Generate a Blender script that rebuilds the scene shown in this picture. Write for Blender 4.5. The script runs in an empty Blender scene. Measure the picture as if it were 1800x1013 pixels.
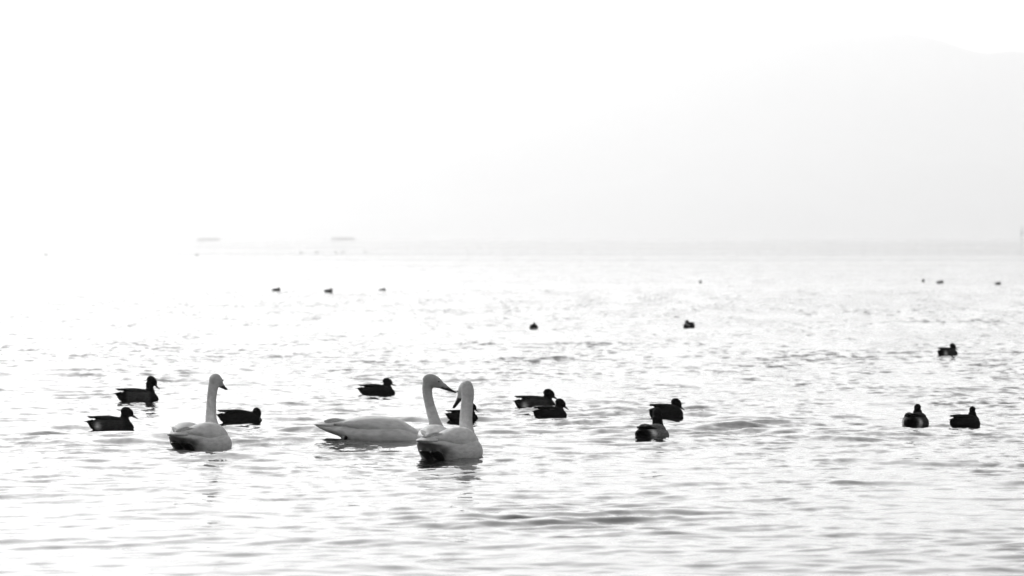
import bpy, bmesh, math, random
import numpy as np
from mathutils import Vector, Matrix
R = math.radians
random.seed(7)
rng = np.random.default_rng(11)
sc = bpy.context.scene
col = sc.collection

# ------------------------------------------------------------------ camera
CAM_H = 1.5            # eye height above the lake
FPX = 10000.0          # focal length in photo pixels (1800 wide) = 200 mm on 36 mm
HORIZON = 420.0
cam_d = bpy.data.cameras.new('camera')
cam_d.lens = 200.0; cam_d.sensor_width = 36.0
cam_d.clip_start = 0.5; cam_d.clip_end = 80000
cam = bpy.data.objects.new('camera', cam_d); col.objects.link(cam)
cam.location = (0, 0, CAM_H)
cam.rotation_euler = (math.pi/2 - math.atan((506.5-HORIZON)/FPX), 0, 0)
cam_d.dof.use_dof = True; cam_d.dof.focus_distance = 41.0; cam_d.dof.aperture_fstop = 6.5
sc.camera = cam

# ------------------------------------------------------------------ sky and sun (monochrome photograph: sky taken to grey)
SUN_AZ, SUN_EL = -32.0, 31.0         # degrees; azimuth from the view axis, negative = left
w = bpy.data.worlds.new('World'); sc.world = w; w.use_nodes = True
nt = w.node_tree; nt.nodes.clear()
out = nt.nodes.new('ShaderNodeOutputWorld'); bg = nt.nodes.new('ShaderNodeBackground')
sky = nt.nodes.new('ShaderNodeTexSky'); sky.sky_type = 'NISHITA'; sky.sun_disc = False
sky.sun_elevation = R(SUN_EL); sky.sun_rotation = R(SUN_AZ)
sky.air_density = 1.0; sky.dust_density = 1.0; sky.ozone_density = 1.0; sky.altitude = 80
bw = nt.nodes.new('ShaderNodeRGBToBW')
nt.links.new(sky.outputs[0], bw.inputs[0]); nt.links.new(bw.outputs[0], bg.inputs[0])
bg.inputs[1].default_value = 0.10
nt.links.new(bg.outputs[0], out.inputs[0])
sun_d = bpy.data.lights.new('sun', 'SUN'); sun_d.energy = 1.2; sun_d.angle = R(10); sun_d.color = (1, 1, 1)
sun = bpy.data.objects.new('sun', sun_d); col.objects.link(sun)
sdir = Vector((math.sin(R(SUN_AZ))*math.cos(R(SUN_EL)), math.cos(R(SUN_AZ))*math.cos(R(SUN_EL)), math.sin(R(SUN_EL))))
sun.rotation_euler = sdir.to_track_quat('Z', 'Y').to_euler()
sun.location = (0, 0, 30)
sc.view_settings.view_transform = 'Standard'; sc.view_settings.look = 'None'
sc.view_settings.gamma = 1.0; sc.view_settings.use_curve_mapping = False
sc.view_settings.exposure = 1.245
sc.render.engine = 'CYCLES'
sc.cycles.use_denoising = True
sc.cycles.max_bounces = 6; sc.cycles.volume_bounces = 1
sc.cycles.sample_clamp_indirect = 6.0
sc.cycles.caustics_reflective = False; sc.cycles.caustics_refractive = False
HAZE_DENSITY = 0.98e-4; HAZE_G = 0.72

# ------------------------------------------------------------------ helpers
def scale_at(py): return (py-HORIZON)/CAM_H            # photo pixels per metre on the water at that row
def at(px, py):                                        # a photo pixel on the water -> world point
    d = FPX*CAM_H/(py-HORIZON)
    return Vector(((px-900)/FPX*d, d, 0))

def tag(o, label=None, cat=None, group=None, kind=None):
    if label: o['label'] = label
    if cat: o['category'] = cat
    if group: o['group'] = group
    if kind: o['kind'] = kind
    return o
def empty(name, loc, rz=0):
    o = bpy.data.objects.new(name, None); col.objects.link(o)
    o.location = loc; o.rotation_euler = (0, 0, rz); o.empty_display_size = 0.2
    return o
def mesh_obj(name, verts, faces, mat, parent=None, smooth=True):
    me = bpy.data.meshes.new(name)
    me.from_pydata([tuple(v) for v in verts], [], faces)
    me.materials.append(mat)
    if smooth: me.polygons.foreach_set('use_smooth', np.ones(len(me.polygons), bool))
    me.update()
    o = bpy.data.objects.new(name, me); col.objects.link(o)
    if parent is not None: o.parent = parent
    return o
def set_tint(me, vals):
    a = me.attributes.new('tint', 'FLOAT', 'POINT')
    a.data.foreach_set('value', np.asarray(vals, np.float32))
def coords(me):
    c = np.empty(len(me.vertices)*3, np.float32); me.vertices.foreach_get('co', c)
    return c.reshape(-1, 3)

def spline(P, n):                                      # Catmull-Rom through the rows of P
    P = np.asarray(P, float)
    Q = np.vstack([2*P[0]-P[1], P, 2*P[-1]-P[-2]])
    outp = []
    for i in range(1, len(Q)-2):
        p0, p1, p2, p3 = Q[i-1], Q[i], Q[i+1], Q[i+2]
        for k in range(n):
            t = k/n
            outp.append(.5*((2*p1)+(-p0+p2)*t+(2*p0-5*p1+4*p2-p3)*t*t+(-p0+3*p1-3*p2+p3)*t**3))
    outp.append(P[-1])
    return np.array(outp)

def tube(P, A, B, lat=(0, 1, 0), n=5, ring=16, power=2.0):
    """closed loft: centres P, half widths A along lat, half heights B across it. -> verts, faces"""
    C = spline(np.column_stack([np.asarray(P, float), A, B]), n)
    P, A, B = C[:, :3], np.maximum(C[:, 3], 1e-3), np.maximum(C[:, 4], 1e-3)
    T = np.gradient(P, axis=0); T /= np.linalg.norm(T, axis=1)[:, None]
    lat = np.asarray(lat, float); V = []
    ang = np.linspace(0, 2*math.pi, ring, endpoint=False)
    ca, sa = np.cos(ang), np.sin(ang)
    ca = np.sign(ca)*np.abs(ca)**(2/power); sa = np.sign(sa)*np.abs(sa)**(2/power)
    for p, t, a, b in zip(P, T, A, B):
        lat = lat-np.dot(lat, t)*t; lat /= np.linalg.norm(lat)
        up = np.cross(t, lat)
        V.append(p+np.outer(ca*a, lat)+np.outer(sa*b, up))
    m = len(P); V = list(np.vstack(V)); F = []
    for i in range(m-1):
        for k in range(ring):
            k2 = (k+1) % ring
            F.append((i*ring+k, i*ring+k2, (i+1)*ring+k2, (i+1)*ring+k))
    V.append(P[0]-T[0]*min(A[0], B[0])*.6); V.append(P[-1]+T[-1]*min(A[-1], B[-1])*.6)
    for k in range(ring):
        k2 = (k+1) % ring
        F.append((m*ring, k2, k)); F.append((m*ring+1, (m-1)*ring+k, (m-1)*ring+k2))
    return V, F
def join(parts):
    V, F = [], []
    for v, f in parts:
        o = len(V); V += list(v); F += [tuple(i+o for i in q) for q in f]
    return V, F
def fused(name, parts, voxel, smooth_it, mat, parent, tint):
    """one continuous skin over overlapping lofts"""
    V, F = join(parts)
    o = mesh_obj(name, V, F, mat)
    md = o.modifiers.new('r', 'REMESH'); md.mode = 'VOXEL'; md.voxel_size = voxel
    ms = o.modifiers.new('s', 'SMOOTH'); ms.factor = .5; ms.iterations = smooth_it
    dg = bpy.context.evaluated_depsgraph_get()
    me = bpy.data.meshes.new_from_object(o.evaluated_get(dg))
    old = o.data; o.modifiers.clear(); o.data = me; bpy.data.meshes.remove(old)
    me.name = name
    if not me.materials: me.materials.append(mat)
    me.polygons.foreach_set('use_smooth', np.ones(len(me.polygons), bool))
    c = coords(me)
    set_tint(me, tint(c[:, 0], c[:, 1], c[:, 2]))
    o.parent = parent
    return o
def part(name, VF, mat, parent, tint):
    o = mesh_obj(name, VF[0], VF[1], mat, parent)
    c = coords(o.data)
    set_tint(o.data, tint(c[:, 0], c[:, 1], c[:, 2]) if callable(tint) else np.full(len(c), tint))
    return o

# ------------------------------------------------------------------ materials
def new_mat(name):
    m = bpy.data.materials.new(name); m.use_nodes = True
    t = m.node_tree; b = t.nodes['Principled BSDF']
    return m, t, b
def plumage(name, rough, streak, amount, bump, spec=.3):
    m, t, b = new_mat(name)
    a = t.nodes.new('ShaderNodeAttribute'); a.attribute_name = 'tint'
    tc = t.nodes.new('ShaderNodeTexCoord'); mp = t.nodes.new('ShaderNodeMapping')
    mp.inputs['Scale'].default_value = streak
    t.links.new(tc.outputs['Object'], mp.inputs[0])
    n = t.nodes.new('ShaderNodeTexNoise'); n.inputs['Scale'].default_value = 1; n.inputs['Detail'].default_value = 5
    t.links.new(mp.outputs[0], n.inputs['Vector'])
    mr = t.nodes.new('ShaderNodeMapRange'); mr.inputs[1].default_value = .3; mr.inputs[2].default_value = .7
    mr.inputs[3].default_value = 1-amount; mr.inputs[4].default_value = 1+amount*.6
    t.links.new(n.outputs[0], mr.inputs[0])
    mu = t.nodes.new('ShaderNodeMath'); mu.operation = 'MULTIPLY'
    t.links.new(a.outputs['Fac'], mu.inputs[0]); t.links.new(mr.outputs[0], mu.inputs[1])
    t.links.new(mu.outputs[0], b.inputs['Base Color'])
    bp = t.nodes.new('ShaderNodeBump'); bp.inputs['Strength'].default_value = bump; bp.inputs['Distance'].default_value = .01
    t.links.new(n.outputs[0], bp.inputs['Height']); t.links.new(bp.outputs[0], b.inputs['Normal'])
    b.inputs['Roughness'].default_value = rough
    b.inputs['Specular IOR Level'].default_value = spec
    return m
M_swan = plumage('swan_plumage', .8, (14, 42, 42), .20, .7, .15)
M_duck = plumage('duck_plumage', .85, (30, 90, 90), .45, .5, .05)
M_horn = plumage('horn', .4, (30, 30, 30), .2, .1, .4)
M_eye, t_, b_ = new_mat('eye'); b_.inputs['Base Color'].default_value = (.008, .008, .008, 1); b_.inputs['Roughness'].default_value = .15
M_wood, t_, b_ = new_mat('weathered_wood'); b_.inputs['Roughness'].default_value = .85
nn = t_.nodes.new('ShaderNodeTexNoise'); nn.inputs['Scale'].default_value = 3
cr = t_.nodes.new('ShaderNodeValToRGB'); cr.color_ramp.elements[0].color = (.03, .03, .03, 1); cr.color_ramp.elements[1].color = (.09, .09, .09, 1)
t_.links.new(nn.outputs[0], cr.inputs[0]); t_.links.new(cr.outputs[0], b_.inputs['Base Color'])
M_net, t_, b_ = new_mat('fishing_net'); b_.inputs['Base Color'].default_value = (.05, .05, .05, 1); b_.inputs['Roughness'].default_value = .9
M_hill, t_, b_ = new_mat('wooded_hill'); b_.inputs['Roughness'].default_value = .95
nn = t_.nodes.new('ShaderNodeTexNoise'); nn.inputs['Scale'].default_value = .01; nn.inputs['Detail'].default_value = 8
tc_ = t_.nodes.new('ShaderNodeTexCoord'); t_.links.new(tc_.outputs['Object'], nn.inputs['Vector'])
cr = t_.nodes.new('ShaderNodeValToRGB'); cr.color_ramp.elements[0].color = (.03, .03, .03, 1); cr.color_ramp.elements[1].color = (.08, .08, .08, 1)
t_.links.new(nn.outputs[0], cr.inputs[0]); t_.links.new(cr.outputs[0], b_.inputs['Base Color'])

# water: dark clear depth under a mirror surface; ripples too small for the mesh tilt the normal
M_water, t_, b_ = new_mat('lake_water')
b_.inputs['Base Color'].default_value = (.012, .012, .012, 1)
b_.inputs['Roughness'].default_value = .03; b_.inputs['IOR'].default_value = 1.333
geo = t_.nodes.new('ShaderNodeNewGeometry')
mp = t_.nodes.new('ShaderNodeMapping'); mp.inputs['Scale'].default_value = (9, 6, 1)
t_.links.new(geo.outputs['Position'], mp.inputs[0])
n1 = t_.nodes.new('ShaderNodeTexNoise'); n1.inputs['Scale'].default_value = 1; n1.inputs['Detail'].default_value = 3
t_.links.new(mp.outputs[0], n1.inputs['Vector'])
su = t_.nodes.new('ShaderNodeVectorMath'); su.operation = 'SUBTRACT'; su.inputs[1].default_value = (.5, .5, .5)
t_.links.new(n1.outputs['Color'], su.inputs[0])
at_ = t_.nodes.new('ShaderNodeAttribute'); at_.attribute_name = 'ripple'
# wind lanes: broad patches of rougher and calmer water
mp2 = t_.nodes.new('ShaderNodeMapping'); mp2.inputs['Scale'].default_value = (.004, .012, 1)
t_.links.new(geo.outputs['Position'], mp2.inputs[0])
n2 = t_.nodes.new('ShaderNodeTexNoise'); n2.inputs['Scale'].default_value = 1; n2.inputs['Detail'].default_value = 3
t_.links.new(mp2.outputs[0], n2.inputs['Vector'])
mr = t_.nodes.new('ShaderNodeMapRange'); mr.inputs[1].default_value = .35; mr.inputs[2].default_value = .65; mr.inputs[3].default_value = .35; mr.inputs[4].default_value = 2.0
t_.links.new(n2.outputs[0], mr.inputs[0])
mu = t_.nodes.new('ShaderNodeMath'); mu.operation = 'MULTIPLY'
t_.links.new(at_.outputs['Fac'], mu.inputs[0]); t_.links.new(mr.outputs[0], mu.inputs[1])
mp3 = t_.nodes.new('ShaderNodeMapping'); mp3.inputs['Scale'].default_value = (1.1, .10, 1); mp3.inputs['Rotation'].default_value = (0, 0, R(6))
t_.links.new(geo.outputs['Position'], mp3.inputs[0])
n3 = t_.nodes.new('ShaderNodeTexNoise'); n3.inputs['Scale'].default_value = 1; n3.inputs['Detail'].default_value = 4
t_.links.new(mp3.outputs[0], n3.inputs['Vector'])
mr3 = t_.nodes.new('ShaderNodeMapRange'); mr3.inputs[1].default_value = .38; mr3.inputs[2].default_value = .64; mr3.inputs[3].default_value = .45; mr3.inputs[4].default_value = 1.75
t_.links.new(n3.outputs[0], mr3.inputs[0])
mu3 = t_.nodes.new('ShaderNodeMath'); mu3.operation = 'MULTIPLY'
t_.links.new(mu.outputs[0], mu3.inputs[0]); t_.links.new(mr3.outputs[0], mu3.inputs[1])
mu2 = t_.nodes.new('ShaderNodeMath'); mu2.operation = 'MULTIPLY'; mu2.inputs[1].default_value = 6.0
t_.links.new(mu3.outputs[0], mu2.inputs[0])
sc_ = t_.nodes.new('ShaderNodeVectorMath'); sc_.operation = 'SCALE'
t_.links.new(su.outputs[0], sc_.inputs[0]); t_.links.new(mu2.outputs[0], sc_.inputs['Scale'])
fl = t_.nodes.new('ShaderNodeVectorMath'); fl.operation = 'MULTIPLY'; fl.inputs[1].default_value = (1, 1, 0)
t_.links.new(sc_.outputs[0], fl.inputs[0])
ad = t_.nodes.new('ShaderNodeVectorMath'); ad.operation = 'ADD'
t_.links.new(geo.outputs['Normal'], ad.inputs[0]); t_.links.new(fl.outputs[0], ad.inputs[1])
no = t_.nodes.new('ShaderNodeVectorMath'); no.operation = 'NORMALIZE'
t_.links.new(ad.outputs[0], no.inputs[0]); t_.links.new(no.outputs[0], b_.inputs['Normal'])

# ------------------------------------------------------------------ where the birds float (photo pixel of the waterline under the body)
SWANS = [(350, 786), (672, 773), (790, 807)]
DUCKS_NEAR = [(242, 707), (193, 751), (424, 743), (664, 692), (812, 740), (940, 720), (968, 735),
              (1172, 736), (1145, 770), (1608, 752), (1697, 749), (1666, 626), (938, 579), (1212, 576)]

# ------------------------------------------------------------------ lake water
def build_water():
    r = [16.0]
    while r[-1] < 420: r.append(r[-1]+.027*(max(r[-1], 20)/25)**1.5)
    r = np.array(r); nr = len(r)
    half = R(7.5); na = 640
    th = np.linspace(-half, half, na)
    Rr, Th = np.meshgrid(r, th, indexing='ij')
    X = (Rr*np.sin(Th)).astype(np.float32); Y = (Rr*np.cos(Th)).astype(np.float32)
    dr = np.gradient(r)
    N = 150
    lam = np.exp(rng.uniform(math.log(.15), math.log(1.5), N))
    ang = R(12)+rng.normal(0, R(42), N)-math.pi/2           # ripples run towards the viewer
    var_each = np.full(N, (SLOPE**2)/N*2)/(1+(lam/.55)**2.5)
    NL = 50                                                 # a low, longer swell under the wind ripples
    lam = np.concatenate([lam, np.exp(rng.uniform(math.log(1.5), math.log(4.5), NL))])
    ang = np.concatenate([ang, R(-8)+rng.normal(0, R(30), NL)-math.pi/2])
    var_each = np.concatenate([var_each, np.full(NL, (.024**2)/NL*2)])
    ph = rng.uniform(0, 2*math.pi, N+NL)
    env = np.ones_like(X)
    g = np.zeros_like(X)                                    # gusts
    for L in (3.2, 5, 7.5, 11, 17, 24):
        for _ in range(2):
            a = rng.uniform(0, 2*math.pi)
            g += np.sin((X*math.cos(a)+Y*math.sin(a)*.55)*2*math.pi/L+rng.uniform(0, 6.28)).astype(np.float32)
    env = np.clip(1+.22*g, .5, 1.9)
    fade = np.clip((th+half)/R(.8), 0, 1)*np.clip((half-th)/R(.8), 0, 1)
    fade_r = np.clip((420-r)/120, 0, 1)*np.clip((r-16)/2, 0, 1)
    Z = np.zeros_like(X); lost = np.zeros(nr)
    for l, a, p, ve in zip(lam, ang, ph, var_each):
        k = 2*math.pi/l
        res = np.maximum(dr, r*(2*half/na))
        keep = np.clip((l/res-2.5)/3.0, 0, 1)
        s = math.sqrt(ve)
        lost += (s**2/2)*(1-keep**2)
        m = keep > 0
        if not m.any(): continue
        amp = (s/k)*keep[m][:, None]
        phs = (X[m]*math.cos(a)+Y[m]*math.sin(a))*k+p
        e = env[m] if l < 1.2 else 1
        Z[m] += (amp*e*(np.cos(phs)+.18*np.cos(2*phs))).astype(np.float32)
    # a few steeper groups of wavelets
    for px, py, wx, wy, A, L, tl in ((82, 768, .22, .45, .013, .55, .10), (1000, 915, .9, 1.2, .012, .62, .28), (1215, 928, .5, .8, .010, .60, .20), (1370, 880, .4, .5, .011, .60, .15), (880, 795, .15, .4, .008, .40, 0)):
        c = at(px, py)
        i0, i1 = np.searchsorted(r, c.y-3*wy), np.searchsorted(r, c.y+3*wy)
        tx = math.atan2(c.x, c.y); dt = 3*wx/c.y
        j0, j1 = np.searchsorted(th, tx-dt), np.searchsorted(th, tx+dt)
        dx = X[i0:i1, j0:j1]-c.x; dy = Y[i0:i1, j0:j1]-c.y
        Z[i0:i1, j0:j1] += A*np.exp(-(dx/wx)**2-(dy/wy)**2)*np.cos((dy-tl*dx+.05*np.sin(dx*9))*2*math.pi/L)
    # small rings and wakes spreading from the birds
    for px, py, A in [(x, y, .0030) for x, y in SWANS]+[(x, y, .0019) for x, y in DUCKS_NEAR]:
        c = at(px, py); rad = 1.9
        i0, i1 = np.searchsorted(r, c.y-rad), np.searchsorted(r, c.y+rad)
        tx = math.atan2(c.x, c.y); dt = rad/c.y
        j0, j1 = np.searchsorted(th, tx-dt), np.searchsorted(th, tx+dt)
        dx = X[i0:i1, j0:j1]-c.x; dy = Y[i0:i1, j0:j1]-c.y
        d = np.sqrt(dx*dx+dy*dy)+1e-4
        wv = A*np.exp(-(d/.75)**2)*np.sin(d*2*math.pi/.21+np.sin(np.arctan2(dy, dx)*3)*1.2)
        Z[i0:i1, j0:j1] += wv
    Z *= fade[None, :]*fade_r[:, None]
    rip = np.sqrt(lost)*RIPPLE_GAIN+MICRO
    rip = np.maximum(rip, FAR_RIPPLE*(1-fade_r))
    V = [np.column_stack([X.ravel(), Y.ravel(), Z.ravel()])]
    RP = [np.repeat(rip, na)]
    F = []
    def grid(n, m, off, flip=False):
        i, j = np.meshgrid(np.arange(n-1), np.arange(m-1), indexing='ij')
        a = off+i*m+j
        q = np.stack([a, a+1, a+m+1, a+m], -1).reshape(-1, 4)
        return q[:, ::-1]
    F.append(grid(nr, na, 0)); off = nr*na
    rim = float(r[-1])
    # open lake beyond, with the same columns in view and coarse sectors all round
    side = np.concatenate([th, np.linspace(half, 2*math.pi-half, 60)[1:]])
    rf = np.geomspace(rim, 35000, 44)
    A, B = np.meshgrid(rf, side, indexing='ij')
    V.append(np.column_stack([(A*np.sin(B)).ravel(), (A*np.cos(B)).ravel(), np.zeros(A.size)]))
    RP.append(np.full(A.size, FAR_RIPPLE))
    F.append(grid(len(rf), len(side), off)); off += A.size
    # to the sides and behind the viewer
    s2 = np.linspace(half, 2*math.pi-half, 60); r2 = np.concatenate([r[::40], [rim]]) if (nr-1) % 40 else r[::40]
    A, B = np.meshgrid(r2, s2, indexing='ij')
    V.append(np.column_stack([(A*np.sin(B)).ravel(), (A*np.cos(B)).ravel(), np.zeros(A.size)]))
    RP.append(np.full(A.size, FAR_RIPPLE))
    F.append(grid(len(r2), len(s2), off)); off += A.size
    # water at the viewer's feet
    s3 = np.concatenate([th, s2[1:-1]])
    V.append(np.column_stack([16*np.sin(s3), 16*np.cos(s3), np.zeros(len(s3))]))
    RP.append(np.full(len(s3), FAR_RIPPLE))
    centre = off+len(s3)
    V.append(np.zeros((1, 3))); RP.append(np.array([FAR_RIPPLE]))
    tri = np.array([(off+i, centre, off+(i+1) % len(s3)) for i in range(len(s3))])
    V = np.vstack(V).astype(np.float32); Q = np.vstack(F); RP = np.concatenate(RP)
    me = bpy.data.meshes.new('lake_water')
    me.vertices.add(len(V)); me.vertices.foreach_set('co', V.ravel())
    nl = Q.size+tri.size
    me.loops.add(nl); me.loops.foreach_set('vertex_index', np.concatenate([Q.ravel(), tri.ravel()]).astype(np.int32))
    npoly = len(Q)+len(tri)
    me.polygons.add(npoly)
    st = np.concatenate([np.arange(len(Q))*4, len(Q)*4+np.arange(len(tri))*3]).astype(np.int32)
    me.polygons.foreach_set('loop_start', st)
    me.polygons.foreach_set('use_smooth', np.ones(npoly, bool))
    me.update(calc_edges=True); me.validate()
    at2 = me.attributes.new('ripple', 'FLOAT', 'POINT'); at2.data.foreach_set('value', RP.astype(np.float32))
    me.materials.append(M_water)
    o = bpy.data.objects.new('lake_water', me); col.objects.link(o)
    tag(o, 'rippled pale grey lake water reflecting the white sky', kind='structure')
    return o, r, th, Z
SLOPE = .142; RIPPLE_GAIN = .92; FAR_RIPPLE = .17; MICRO = .002
lake, W_R, W_T, W_Z = build_water()
def water_level(p, rad):                               # mean height of the waves where a bird floats
    if p.y > 400: return 0.0
    i0, i1 = np.searchsorted(W_R, p.y-rad), np.searchsorted(W_R, p.y+rad)
    t = math.atan2(p.x, p.y); j0, j1 = np.searchsorted(W_T, t-rad/p.y), np.searchsorted(W_T, t+rad/p.y)
    return float(W_Z[i0:max(i1, i0+1), j0:max(j1, j0+1)].mean())
def afloat(px, py, rad):
    p = at(px, py); p.z = water_level(p, rad); return p

# ------------------------------------------------------------------ far wooded hill
def build_hill():
    prof = [(-200, 420), (150, 418), (300, 400), (400, 352), (550, 300), (700, 248), (850, 196), (1000, 150), (1150, 112), (1300, 76),
            (1370, 66), (1440, 64), (1490, 57), (1525, 62), (1580, 56), (1640, 66), (1690, 84), (1735, 96), (1775, 90), (1820, 97), (1900, 118), (2050, 120),
            (2200, 180), (2500, 230), (2900, 330), (3300, 420)]
    D0 = 25500.0; k = D0/FPX; g = D0/15000
    px = np.array([p[0] for p in prof], float); hz = np.array([(420-p[1])*k for p in prof])
    xs = np.linspace((px[0]-900)*k, (px[-1]-900)*k, 420); ys = np.concatenate([np.linspace(-1500, 0, 36), np.linspace(0, 1700, 35)[1:]])*g
    top = np.interp(xs, (px-900)*k, hz)
    top = np.convolve(np.pad(top, 1, 'edge'), [.2, .6, .2], 'valid')
    nz = np.zeros((70, 420))
    for L, a in ((900, 1), (480, .55), (260, .3), (140, .16), (75, .09)):
        for _ in range(3):
            th = rng.uniform(0, math.pi)
            nz += a/3**.5*np.sin((xs[None, :]*math.cos(th)+ys[:, None]*math.sin(th))*2*math.pi/(L*g)+rng.uniform(0, 6.28))
    t = np.clip(np.abs(ys)/g/np.where(ys < 0, 1500, 1700), 0, 1)
    f = (1-t)**1.15
    Z = top[None, :]*f[:, None]
    Z += nz*26*g*(f*(1-f)*4)[:, None]*np.clip(top/200, 0, 1)[None, :]
    Z += nz*3.0*g*(f > .9)[:, None]*np.clip(top/200, 0, 1)[None, :]
    Z = np.where(Z < .5, np.minimum(Z, -.6), Z)
    V = [(x, D0+y, Z[j, i]) for j, y in enumerate(ys) for i, x in enumerate(xs)]
    F = [(j*420+i, j*420+i+1, (j+1)*420+i+1, (j+1)*420+i) for j in range(69) for i in range(419)]
    o = mesh_obj('hill', V, F, M_hill)
    tag(o, 'long wooded hill fading into white haze across the lake', kind='structure')
build_hill()

# haze over the lake
hz_top = 1040.0
bm = bmesh.new(); bmesh.ops.create_cube(bm, size=1)
me = bpy.data.meshes.new('haze'); bm.to_mesh(me); bm.free()
haze = bpy.data.objects.new('haze', me); col.objects.link(haze)
haze.scale = (72000, 72000, hz_top+2.5); haze.location = (0, 0, (hz_top-2.5)/2)
hm = bpy.data.materials.new('haze'); hm.use_nodes = True; ht = hm.node_tree; ht.nodes.clear()
ho = ht.nodes.new('ShaderNodeOutputMaterial'); pv = ht.nodes.new('ShaderNodeVolumePrincipled')
pv.inputs['Color'].default_value = (1, 1, 1, 1); pv.inputs['Density'].default_value = HAZE_DENSITY; pv.inputs['Anisotropy'].default_value = HAZE_G
ht.links.new(pv.outputs[0], ho.inputs['Volume']); me.materials.append(hm)
tag(haze, 'pale haze hanging over the lake', kind='stuff')

# ------------------------------------------------------------------ swans
def unit(v): v = np.asarray(v, float); return v/np.linalg.norm(v)
def head_axes(yaw, pitch):
    d = np.array([math.cos(R(yaw))*math.cos(R(pitch)), math.sin(R(yaw))*math.cos(R(pitch)), math.sin(R(pitch))])
    lat = np.array([-math.sin(R(yaw)), math.cos(R(yaw)), 0.])
    return d, lat, np.cross(d, lat)

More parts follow.
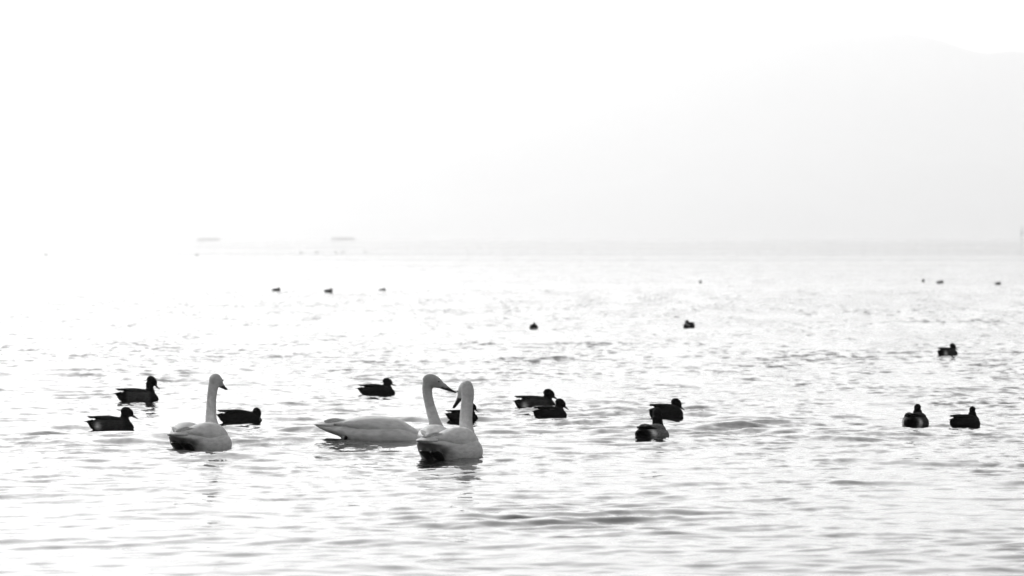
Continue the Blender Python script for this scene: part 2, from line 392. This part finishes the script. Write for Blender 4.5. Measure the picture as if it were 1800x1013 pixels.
def swan(px, py, yaw, label, zs, neck, head, hyaw, hpitch, hs=1.0, face=True, foot=False, lifted=None, bs=1.0, ws=1.0, low=0.0, under=0.0, stain_shade=.13):
    """neck: photo pixels with depth away and half width; head: (px, py, depth, ...) centre; hyaw is absolute, 0 = to the right, 90 = away"""
    root = empty('swan', afloat(px, py, .3), R(yaw))
    tag(root, label, 'swan', 'white swans swimming among the ducks')
    s = scale_at(py); cy, sy = math.cos(R(yaw)), math.sin(R(yaw))
    def loc(p):
        wv = p[2]; dd = root.location.y+wv
        u = (p[0]-900)/FPX*dd-root.location.x; z = CAM_H-(p[1]-HORIZON)/FPX*dd-root.location.z
        return np.array([u*cy+wv*sy, -u*sy+wv*cy, z])
    sec = [(-.485, .116, .106, .014), (-.455, .117, .088, .036), (-.40, .116, .056, .072), (-.35, .118, .034, .100), (-.30, .126, .010, .122), (-.22, .144, -.045, .152), (-.08, .164, -.085, .192),
           (.08, .164, -.095, .208), (.20, .145, -.09, .190), (.30, .116, -.07, .150), (.38, .082, -.05, .098), (.425, .055, -.02, .045)]
    if under:                                              # tail carried well clear of the water
        hang = {-.485: .108, -.455: .101, -.40: .092, -.35: .078, -.30: .056, -.22: -.002}
        sec = [(a, b, c+(hang.get(a, c)-c)*under, d) for a, b, c, d in sec]
    def dip(x): return max(.3, 1-low*max(0, x-.06))            # back sloping down to the breast
    sec = [(a*bs, b*zs*dip(a) if b > 0 else b, c*zs if c > 0 else c, d*bs*ws) for a, b, c, d in sec]
    body = tube([(a, 0, (b+c)/2) for a, b, c, d in sec], [d for *_, d in sec], [(b-c)/2 for a, b, c, d in sec], n=6, ring=28, power=2.0)
    N = [loc(p) for p in neck]
    NP = [(.27*bs, 0, .01-low*.02), (.345*bs, 0, .045*zs*dip(.3))]+N
    NR = [.085*bs*dip(.2), .066*dip(.15)]+[p[3] for p in neck]
    nk = tube(NP, NR, NR, n=6, ring=18)
    H = loc(head); d, lat, up = head_axes(hyaw-yaw, hpitch)
    hl = [(-.066, .020, .022, -.006), (-.048, .034, .038, -.003), (-.012, .0415, .047, 0), (.028, .036, .040, -.003), (.060, .026, .029, -.010), (.078, .020, .021, -.015)]
    hd = tube([H+d*t*hs+up*o*hs for t, a, b, o in hl], [a*hs for t, a, b, o in hl], [b*hs for t, a, b, o in hl], lat=lat, n=5, ring=18)
    def tn(x, y, z):                                       # darker necks; shade under the tail painted into the wet feathers
        v = .66-stain_shade*np.clip((z-.20)/.22, 0, 1)
        tail_shade = np.clip((-.19-x)/.07, 0, 1)*np.clip((.098-z)/.03, 0, 1)*(.75+.25*np.sin(y*90+z*50))
        return v*(1-.72*tail_shade*(under > 0))     # neck and head tone: some staining, some shading painted in
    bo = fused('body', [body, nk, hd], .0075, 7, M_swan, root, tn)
    # bill: dark tip, pale base patch
    bl = [(.058, .0215, .0255, -.010), (.085, .0175, .0225, -.015), (.110, .0145, .0165, -.0205), (.140, .0135, .0105, -.0255), (.165, .0135, .0075, -.0285), (.180, .009, .005, -.030)]
    def bt(x, y, z):
        P = np.column_stack([x, y, z])-H
        t = P@d/hs; o = P@up/hs
        pale = 1/(1+np.exp((t-.112-(o+.012)*1.3)/.004))*1/(1+np.exp((-o-.022)/.002))
        return .012+.33*pale
    part('bill', tube([H+d*t*hs+up*o*hs for t, a, b, o in bl], [a*hs for t, a, b, o in bl], [b*hs for t, a, b, o in bl], lat=lat, n=5, ring=14), M_horn, root, bt)
    for sd in (-1, 1):
        c = H+d*.040*hs+lat*sd*.0315*hs+up*.0085*hs
        V, F = tube([c-d*.006, c-d*.003, c, c+d*.003, c+d*.006], [.002, .005, .006, .005, .002], [.002, .005, .006, .005, .002], lat=lat, n=2, ring=10)
        mesh_obj('eye', V, F, M_eye, root)
    # folded wings with their long feathers
    for sd in (-1, 1):
        lift = 1.0 if not lifted else lifted[0 if sd > 0 else 1]
        wp = [(.29, .080, .060, .026, .026), (.22, .096, .078, .054, .056), (.08, .102, .096, .080, .082), (-.08, .098, .114, .083, .076), (-.20, .082, .126, .072, .050), (-.30, .050, .130, .048, .021), (-.375, .022, .130, .020, .007), (-.425, .010, .128, .006, .002)]
        P = [(a*bs, sd*b*bs*ws, c*zs*lift*dip(a)) for a, b, c, *_ in wp]
        wg = part('wing', tube(P, [q[3]*bs*ws for q in wp], [q[4]*zs*dip(q[0]) for q in wp], n=6, ring=22, power=2.1), M_swan, root, .73)
        for k in range(5):
            x0 = -.10-.040*k; x1 = x0-.165
            y0 = sd*(.112-.017*k)*bs; y1 = sd*(.060-.012*k)*bs
            z0 = (.108+.008*k)*zs*lift; z1 = (.104+.008*k)*zs*lift
            fb = tube([(x0*bs, y0, z0), (x0*.5*bs+x1*.5*bs, y0*.55+y1*.45+sd*.012, (z0+z1)/2+.014), (x1*bs*.97, y1, z1+.006), (x1*bs, y1*.96, z1)], [.016, .026, .018, .004], [.005, .006, .004, .0015],
                      lat=(0, sd*.75, .66), n=4, ring=8)
            f = part('feather', fb, M_swan, wg, .66)
    tl = [(-.36, .116, .080, .022), (-.43, .116, .058, .017), (-.475, .118, .034, .009), (-.497, .119, .012, .003)]
    part('tail', tube([(a*bs, 0, b*zs) for a, b, *_ in tl], [q[2] for q in tl], [q[3] for q in tl], n=5, ring=14), M_swan, root, .64)
    if foot:
        fp = [(-.235, -.112, .040), (-.262, -.114, .030), (-.285, -.112, .018), (-.30, -.108, .0)]
        part('foot', tube(fp, [.012, .02, .018, .006], [.014, .022, .016, .006], n=4, ring=10), M_horn, root, .012)
    if under:                                              # both dark webbed feet trail under the tail
        for sd in (-1, 1):
            fp = [(-.17, sd*.036, -.030), (-.225, sd*.038, .002), (-.285, sd*.038, .034), (-.335, sd*.036, .054), (-.365, sd*.034, .060)]
            part('foot', tube(fp, [.018, .030, .042, .040, .012], [.014, .018, .016, .010, .004], n=4, ring=12), M_horn, root, .012)
    return root

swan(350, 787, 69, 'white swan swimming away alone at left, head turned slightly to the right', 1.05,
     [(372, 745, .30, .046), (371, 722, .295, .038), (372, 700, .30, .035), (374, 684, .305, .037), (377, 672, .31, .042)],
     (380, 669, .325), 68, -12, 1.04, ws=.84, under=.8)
swan(675, 774, 3, 'white swan in profile facing right, dark bill held level, partly behind the front swan', .88,
     [(770, 764, .02, .062), (764, 742, .02, .046), (757, 718, .02, .039), (752, 697, .02, .037), (751, 680, .02, .040), (755, 671, .02, .044)],
     (761, 670, .02), 2, -17, 1.06, foot=True, bs=1.05, low=2.6, stain_shade=.24)
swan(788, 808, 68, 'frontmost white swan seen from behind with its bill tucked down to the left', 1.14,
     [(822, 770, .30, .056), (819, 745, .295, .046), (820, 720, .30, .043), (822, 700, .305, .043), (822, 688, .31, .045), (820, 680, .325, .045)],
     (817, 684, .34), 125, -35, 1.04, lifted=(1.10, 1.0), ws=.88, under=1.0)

# ------------------------------------------------------------------ ducks
def duck(px, py, yaw, label, size=1.0, kind='dark', hyaw=None, hpitch=-14, hx=.128, hz=.150, hy=0.0, simple=False, stripe=False, group='dark ducks floating on the lake', zs=1.0, hs=1.0, nk=1.0):
    root = empty('duck', afloat(px, py, .16), R(yaw))
    tag(root, label, 'duck', group)
    if hyaw is None: hyaw = yaw
    S = size
    sec = [(-.185, .074, .066, .010), (-.160, .080, .040, .030), (-.130, .088, .004, .052), (-.07, .106, -.03, .076), (0, .114, -.04, .092),
           (.07, .106, -.045, .090), (.125, .086, -.035, .072), (.165, .062, -.02, .046), (.185, .038, 0, .018)]
    sec = [(a*S, b*S*zs, c*S*zs if c > 0 else c*S, d*S) for a, b, c, d in sec]
    parts = [tube([(a, 0, (b+c)/2) for a, b, c, d in sec], [d for *_, d in sec], [(b-c)/2 for a, b, c, d in sec], n=5, ring=20, power=2.2)]
    H = np.array([hx, hy, hz])*S
    d, lat, up = head_axes(hyaw-yaw, hpitch)
    base = H-d*.012*S-up*.02*S
    m = np.array([.118*S, hy*.3*S, .058*S*zs])*.5+base*.5
    parts.append(tube([(.085*S, 0, .02*S), (.118*S, hy*.3*S, .058*S*zs), m, base], [v*S for v in (.052*nk, .046*nk, .034*(.6+.4*nk), .032)], [v*S for v in (.052, .046*(.5+.5*nk), .034*(.6+.4*nk), .032)], n=5, ring=14))
    hl = [(-.042, .012, .014, -.003), (-.030, .026, .029, 0), (-.005, .032, .037, .003), (.020, .0275, .030, .001), (.036, .019, .021, -.006), (.044, .012, .013, -.010)]
    q = S*hs
    parts.append(tube([H+d*t*q+up*o*q for t, a, b, o in hl], [a*q for t, a, b, o in hl], [b*q for t, a, b, o in hl], lat=lat, n=4, ring=14))
    def tn(x, y, z):
        x, y, z = x/S, y/S, z/S
        v = np.full(len(x), .013)
        if kind in ('drake', 'patch', 'pale'):
            fl = np.clip((x+.10)/.02, 0, 1)*np.clip((.125-x)/.03, 0, 1)*np.clip((.10-z)/.02, 0, 1)
            if kind == 'pale': fl = fl*np.clip((.075-z)/.02, 0, 1)*np.clip((np.abs(y)-.02)/.02, 0, 1)
            v = v*(1-fl)+fl*({'drake': .06, 'patch': .04, 'pale': .18}[kind])
            v = np.where(x < -.10, .007, v)
        if kind in ('patch', 'pale'):
            pt = np.exp(-((x+.098)/.022)**2-((z-.030)/.028)**2)
            v = v+.7*pt*(np.abs(y) > .02)
        if kind == 'streak':
            v = v+.35*np.exp(-((z-.075-.25*x)/.008)**2)*(x < .08)*(x > -.12)
        hd = np.clip((z-.085)/.02, 0, 1)*np.clip((x-.06)/.02, 0, 1)
        return v*(1-hd)+.005*hd
    fused('body', parts, .0055*S if not simple else .009*S, 5 if not simple else 2, M_duck, root, tn)
    bl = [(.034, .0125, .0135, -.006), (.050, .0105, .0095, -.011), (.066, .0095, .006, -.0145), (.080, .0095, .0042, -.017), (.088, .006, .0028, -.018)]
    part('bill', tube([H+d*t*q+up*o*q for t, a, b, o in bl], [a*q for t, a, b, o in bl], [b*q for t, a, b, o in bl], lat=lat, n=4, ring=10), M_horn, root, .03)
    if simple: return root
    for sd in (-1, 1):
        c = H+d*.016*q+lat*sd*.0265*q+up*.010*q
        V, F = tube([c-d*.003, c-d*.0015, c, c+d*.0015, c+d*.003], [.001, .003, .0035, .003, .001], [.001, .003, .0035, .003, .001], lat=lat, n=2, ring=8)
        mesh_obj('eye', V, F, M_eye, root)
        wp = [(.105, .036, .058, .016, .018), (.06, .042, .070, .032, .034), (-.02, .036, .084, .035, .033), (-.09, .022, .099, .023, .017), (-.145, .011, .108, .010, .006), (-.178, .005, .112, .003, .002)]
        P = [np.array((a, sd*b, c*zs))*S for a, b, c, *_ in wp]
        def wt(x, y, z):
            x, y, z = x/S, np.abs(y)/S, z/S/zs
            v = np.full(len(x), {'drake': .025, 'patch': .018, 'pale': .15}.get(kind, .011))
            v = np.where(x < -.085, .008, v)
            if stripe: v = v+.45*np.exp(-((z-.073+.16*(x-.0))/.006)**2)*(x < .035)*(x > -.05)*(y > .06)
            return v
        wg = part('wing', tube(P, [q_[3]*S for q_ in wp], [q_[4]*S for q_ in wp], n=6, ring=20), M_duck, root, wt)
        for k in range(3):
            x0, x1 = -.05-.02*k, -.165-.013*k+.02*(k == 2)
            fb = tube([np.array(p)*S for p in ((x0, sd*(.058-.010*k), (.086+.004*k)*zs), ((x0+x1)/2, sd*(.040-.007*k), (.100+.002*k)*zs), (x1, sd*(.022-.006*k), (.098+.008*k)*zs))], [v*S for v in (.008, .010, .002)], [v*S for v in (.003, .003, .001)], lat=(0, sd*.8, .6), n=4, ring=8)
            part('feather', fb, M_duck, wg, .010)
    tl = [(-.135, .074, .034, .014), (-.165, .072, .026, .008), (-.195, .070, .013, .003), (-.208, .069, .004, .0015)]
    part('tail', tube([np.array((a, 0, b*zs))*S for a, b, *_ in tl], [t[2]*S for t in tl], [t[3]*S for t in tl], n=4, ring=10), M_duck, root, .008)
    return root

near = 'dark ducks swimming around the swans'
duck(240, 707, 8, 'grey-flanked duck with tall neck and long drooping bill, farther of the two left ducks', 1.06, 'drake', -4, -34, .132, .176, group=near, zs=1.0, hs=1.08)
duck(193, 751, 4, 'duck at far left with white spot on its rear flank', 1.0, 'patch', 4, -18, .135, .140, group=near, zs=.98, hs=1.12)
duck(420, 743, 6, 'black duck beside the left swan, its head dipped to the water', .98, 'dark', -55, -38, .150, .080, group=near, zs=.92, hs=1.05)
duck(661, 692, 5, 'black duck in profile behind the back of the profile swan', .98, 'dark', 0, -14, .112, .128, group=near, zs=.9, hs=1.05)
duck(811, 740, 6, 'black duck half hidden behind the front swan\'s neck', .72, 'dark', -8, -30, .130, .150, group=near, hs=1.0)
duck(940, 720, 8, 'duck with white wing line and pale rear patch, behind a darker duck', 1.0, 'patch', 5, -20, .125, .135, stripe=True, group=near, hs=1.12, zs=1.05)
duck(966, 735, 38, 'darker duck with thin white wing line in front of another duck',   .92, 'dark', 12, -25, .125, .138, stripe=True, group=near, hs=1.1)
duck(1170, 736, 42, 'dark duck heading right behind the pale-sided duck', .98, 'dark', 25, -25, .125, .130, group=near, hs=1.1, zs=1.15)
duck(1144, 770, 66, 'pale-sided duck seen from behind with black tail and dark head', 1.22, 'pale', 86, -10, .105, .146, group=near, hs=.9, zs=.62)
duck(1608, 752, 74, 'duck seen from behind with white flank patches, left of the right-hand pair', 1.12, 'patch', 70, 14, .100, .132, group=near, hs=.78, zs=.85, nk=1.3)
duck(1695, 749, 48, 'all-black duck with narrow upright head, right of the right-hand pair', .95, 'dark', 66, 12, .115, .146, group=near, hs=.80, zs=.95, nk=1.4)
duck(1665, 626, 44, 'small dark duck alone above the right-hand pair', .95, 'patch', 30, -20, .115, .125, group=near, hs=1.05, zs=.95)
mid = 'ducks farther out on the lake'
duck(938, 579, 82, 'tiny dark duck seen end-on in the middle of the lake', .80, 'dark', 88, 10, .07, .112, group=mid, hs=.66, zs=.75, nk=1.3)
duck(1212, 576, 118, 'tiny duck with white streaks preening over its back', .85, 'streak', 170, 0, .09, .125, group=mid, hs=.8)
duck(485, 512, 6, 'leftmost of three small distant ducks in a row', .72, 'dark', 0, -14, .12, .12, simple=True, group=mid)
duck(577, 514, 6, 'middle of three small distant ducks in a row', .72, 'dark', 0, -14, .12, .11, simple=True, group=mid)
duck(672, 511, 10, 'rightmost of three small distant ducks in a row', .66, 'dark', 20, -14, .07, .11, simple=True, group=mid)
duck(1231, 498, 80, 'lone speck of a distant duck seen end-on right of centre', .62, 'dark', 80, -10, .08, .15, simple=True, group=mid)
duck(1623, 495, 80, 'left and smallest of the distant ducks at the right', .55, 'dark', 60, -10, .08, .14, simple=True, group=mid)
duck(1652, 498, 8, 'middle one of the three distant ducks at the right', .68, 'dark', 0, -10, .12, .12, simple=True, group=mid)
duck(1754, 500, 10, 'distant duck nearest the right edge of the lake', .66, 'dark', 20, -10, .07, .12, simple=True, group=mid)
for px, py, lb in ((80, 448.5, 'lone faint duck speck far out near the left edge'), (346, 448.5, 'faint duck speck just below the paler row of stakes'),
                   (529, 444, 'leftmost of five faint duck specks near the darker stakes'), (557, 443.5, 'second from left of five faint duck specks near the darker stakes'),
                   (590, 443.5, 'middle one of five faint duck specks, left of the close pair\'s right bird'), (603, 443.5, 'fourth from left of five faint duck specks below the darker stakes'),
                   (642, 443.5, 'rightmost of five faint duck specks, past the end of the darker stakes')):
    duck(px, py, random.uniform(-10, 30), lb, .70, 'dark', None, -10, .12, .13, simple=True, group='specks of ducks near the horizon')

# ------------------------------------------------------------------ fishing stakes far out
def box(x0, x1, y0, y1, z0, z1):
    V = [(x, y, z) for z in (z0, z1) for y in (y0, y1) for x in (x0, x1)]
    return V, [(0, 2, 3, 1), (4, 5, 7, 6), (0, 1, 5, 4), (2, 6, 7, 3), (0, 4, 6, 2), (1, 3, 7, 5)]
def stakes(px0, px1, py, h, n, label, dense):
    a, b = at(px0, py), at(px1, py); L = b.x-a.x
    root = empty('fishing_stakes', ((a.x+b.x)/2, a.y, 0)); tag(root, label, 'fishing stakes', 'rows of fishing stakes near the horizon')
    V, F = tube([(0, 0, -.8), (0, 0, h*.5), (0, 0, h)], [.16, .15, .12], [.16, .15, .12], n=1, ring=8)
    first = None
    for i in range(n):
        if first is None: o = first = mesh_obj('stake', V, F, M_wood, root)
        else: o = first.copy(); col.objects.link(o)
        o.location = (-L/2+L*i/(n-1), random.uniform(-.3, .3), random.uniform(-.45, .1)); o.rotation_euler = (random.uniform(-.04, .04), random.uniform(-.05, .05), 0)
    for z in (h*.35, h*.8):
        VF = box(-L/2, L/2, -.32, -.22, z-.07, z+.07); mesh_obj('rail', *VF, M_wood, root, False)
    # net hung between the stakes: crossed cords
    bits = []
    for k in range(dense): x = -L/2+L*(k+.5)/dense; bits.append(box(x-.07, x+.07, -.45, -.38, .05, h*.72))
    for z in np.linspace(.2, h*.7, 5): bits.append(box(-L/2, L/2, -.40, -.36, z-.05, z+.05))
    V2, F2 = join(bits); nt_ = mesh_obj('net', V2, F2, M_net, root, False)
stakes(347, 386, 422.9, 2.3, 10, 'paler left row of fishing stakes on the horizon', 36)
stakes(583, 623, 422.5, 3.2, 14, 'darker right row of fishing stakes on the horizon', 60)
p0 = at(1796, 423.9)
root = empty('marker_pole', p0); tag(root, 'thin faint marker pole at the far right edge on the horizon', 'pole')
V, F = tube([(0, 0, -1), (0, 0, 5), (0, 0, 10.6)], [.22, .18, .09], [.22, .18, .09], n=2, ring=8); mesh_obj('pole', V, F, M_wood, root)
V, F = tube([(0, 0, 4.0), (0, 0, 5.2), (0, 0, 6.6)], [.3, .45, .25], [.3, .45, .25], n=2, ring=8); mesh_obj('daymark', V, F, M_wood, root)
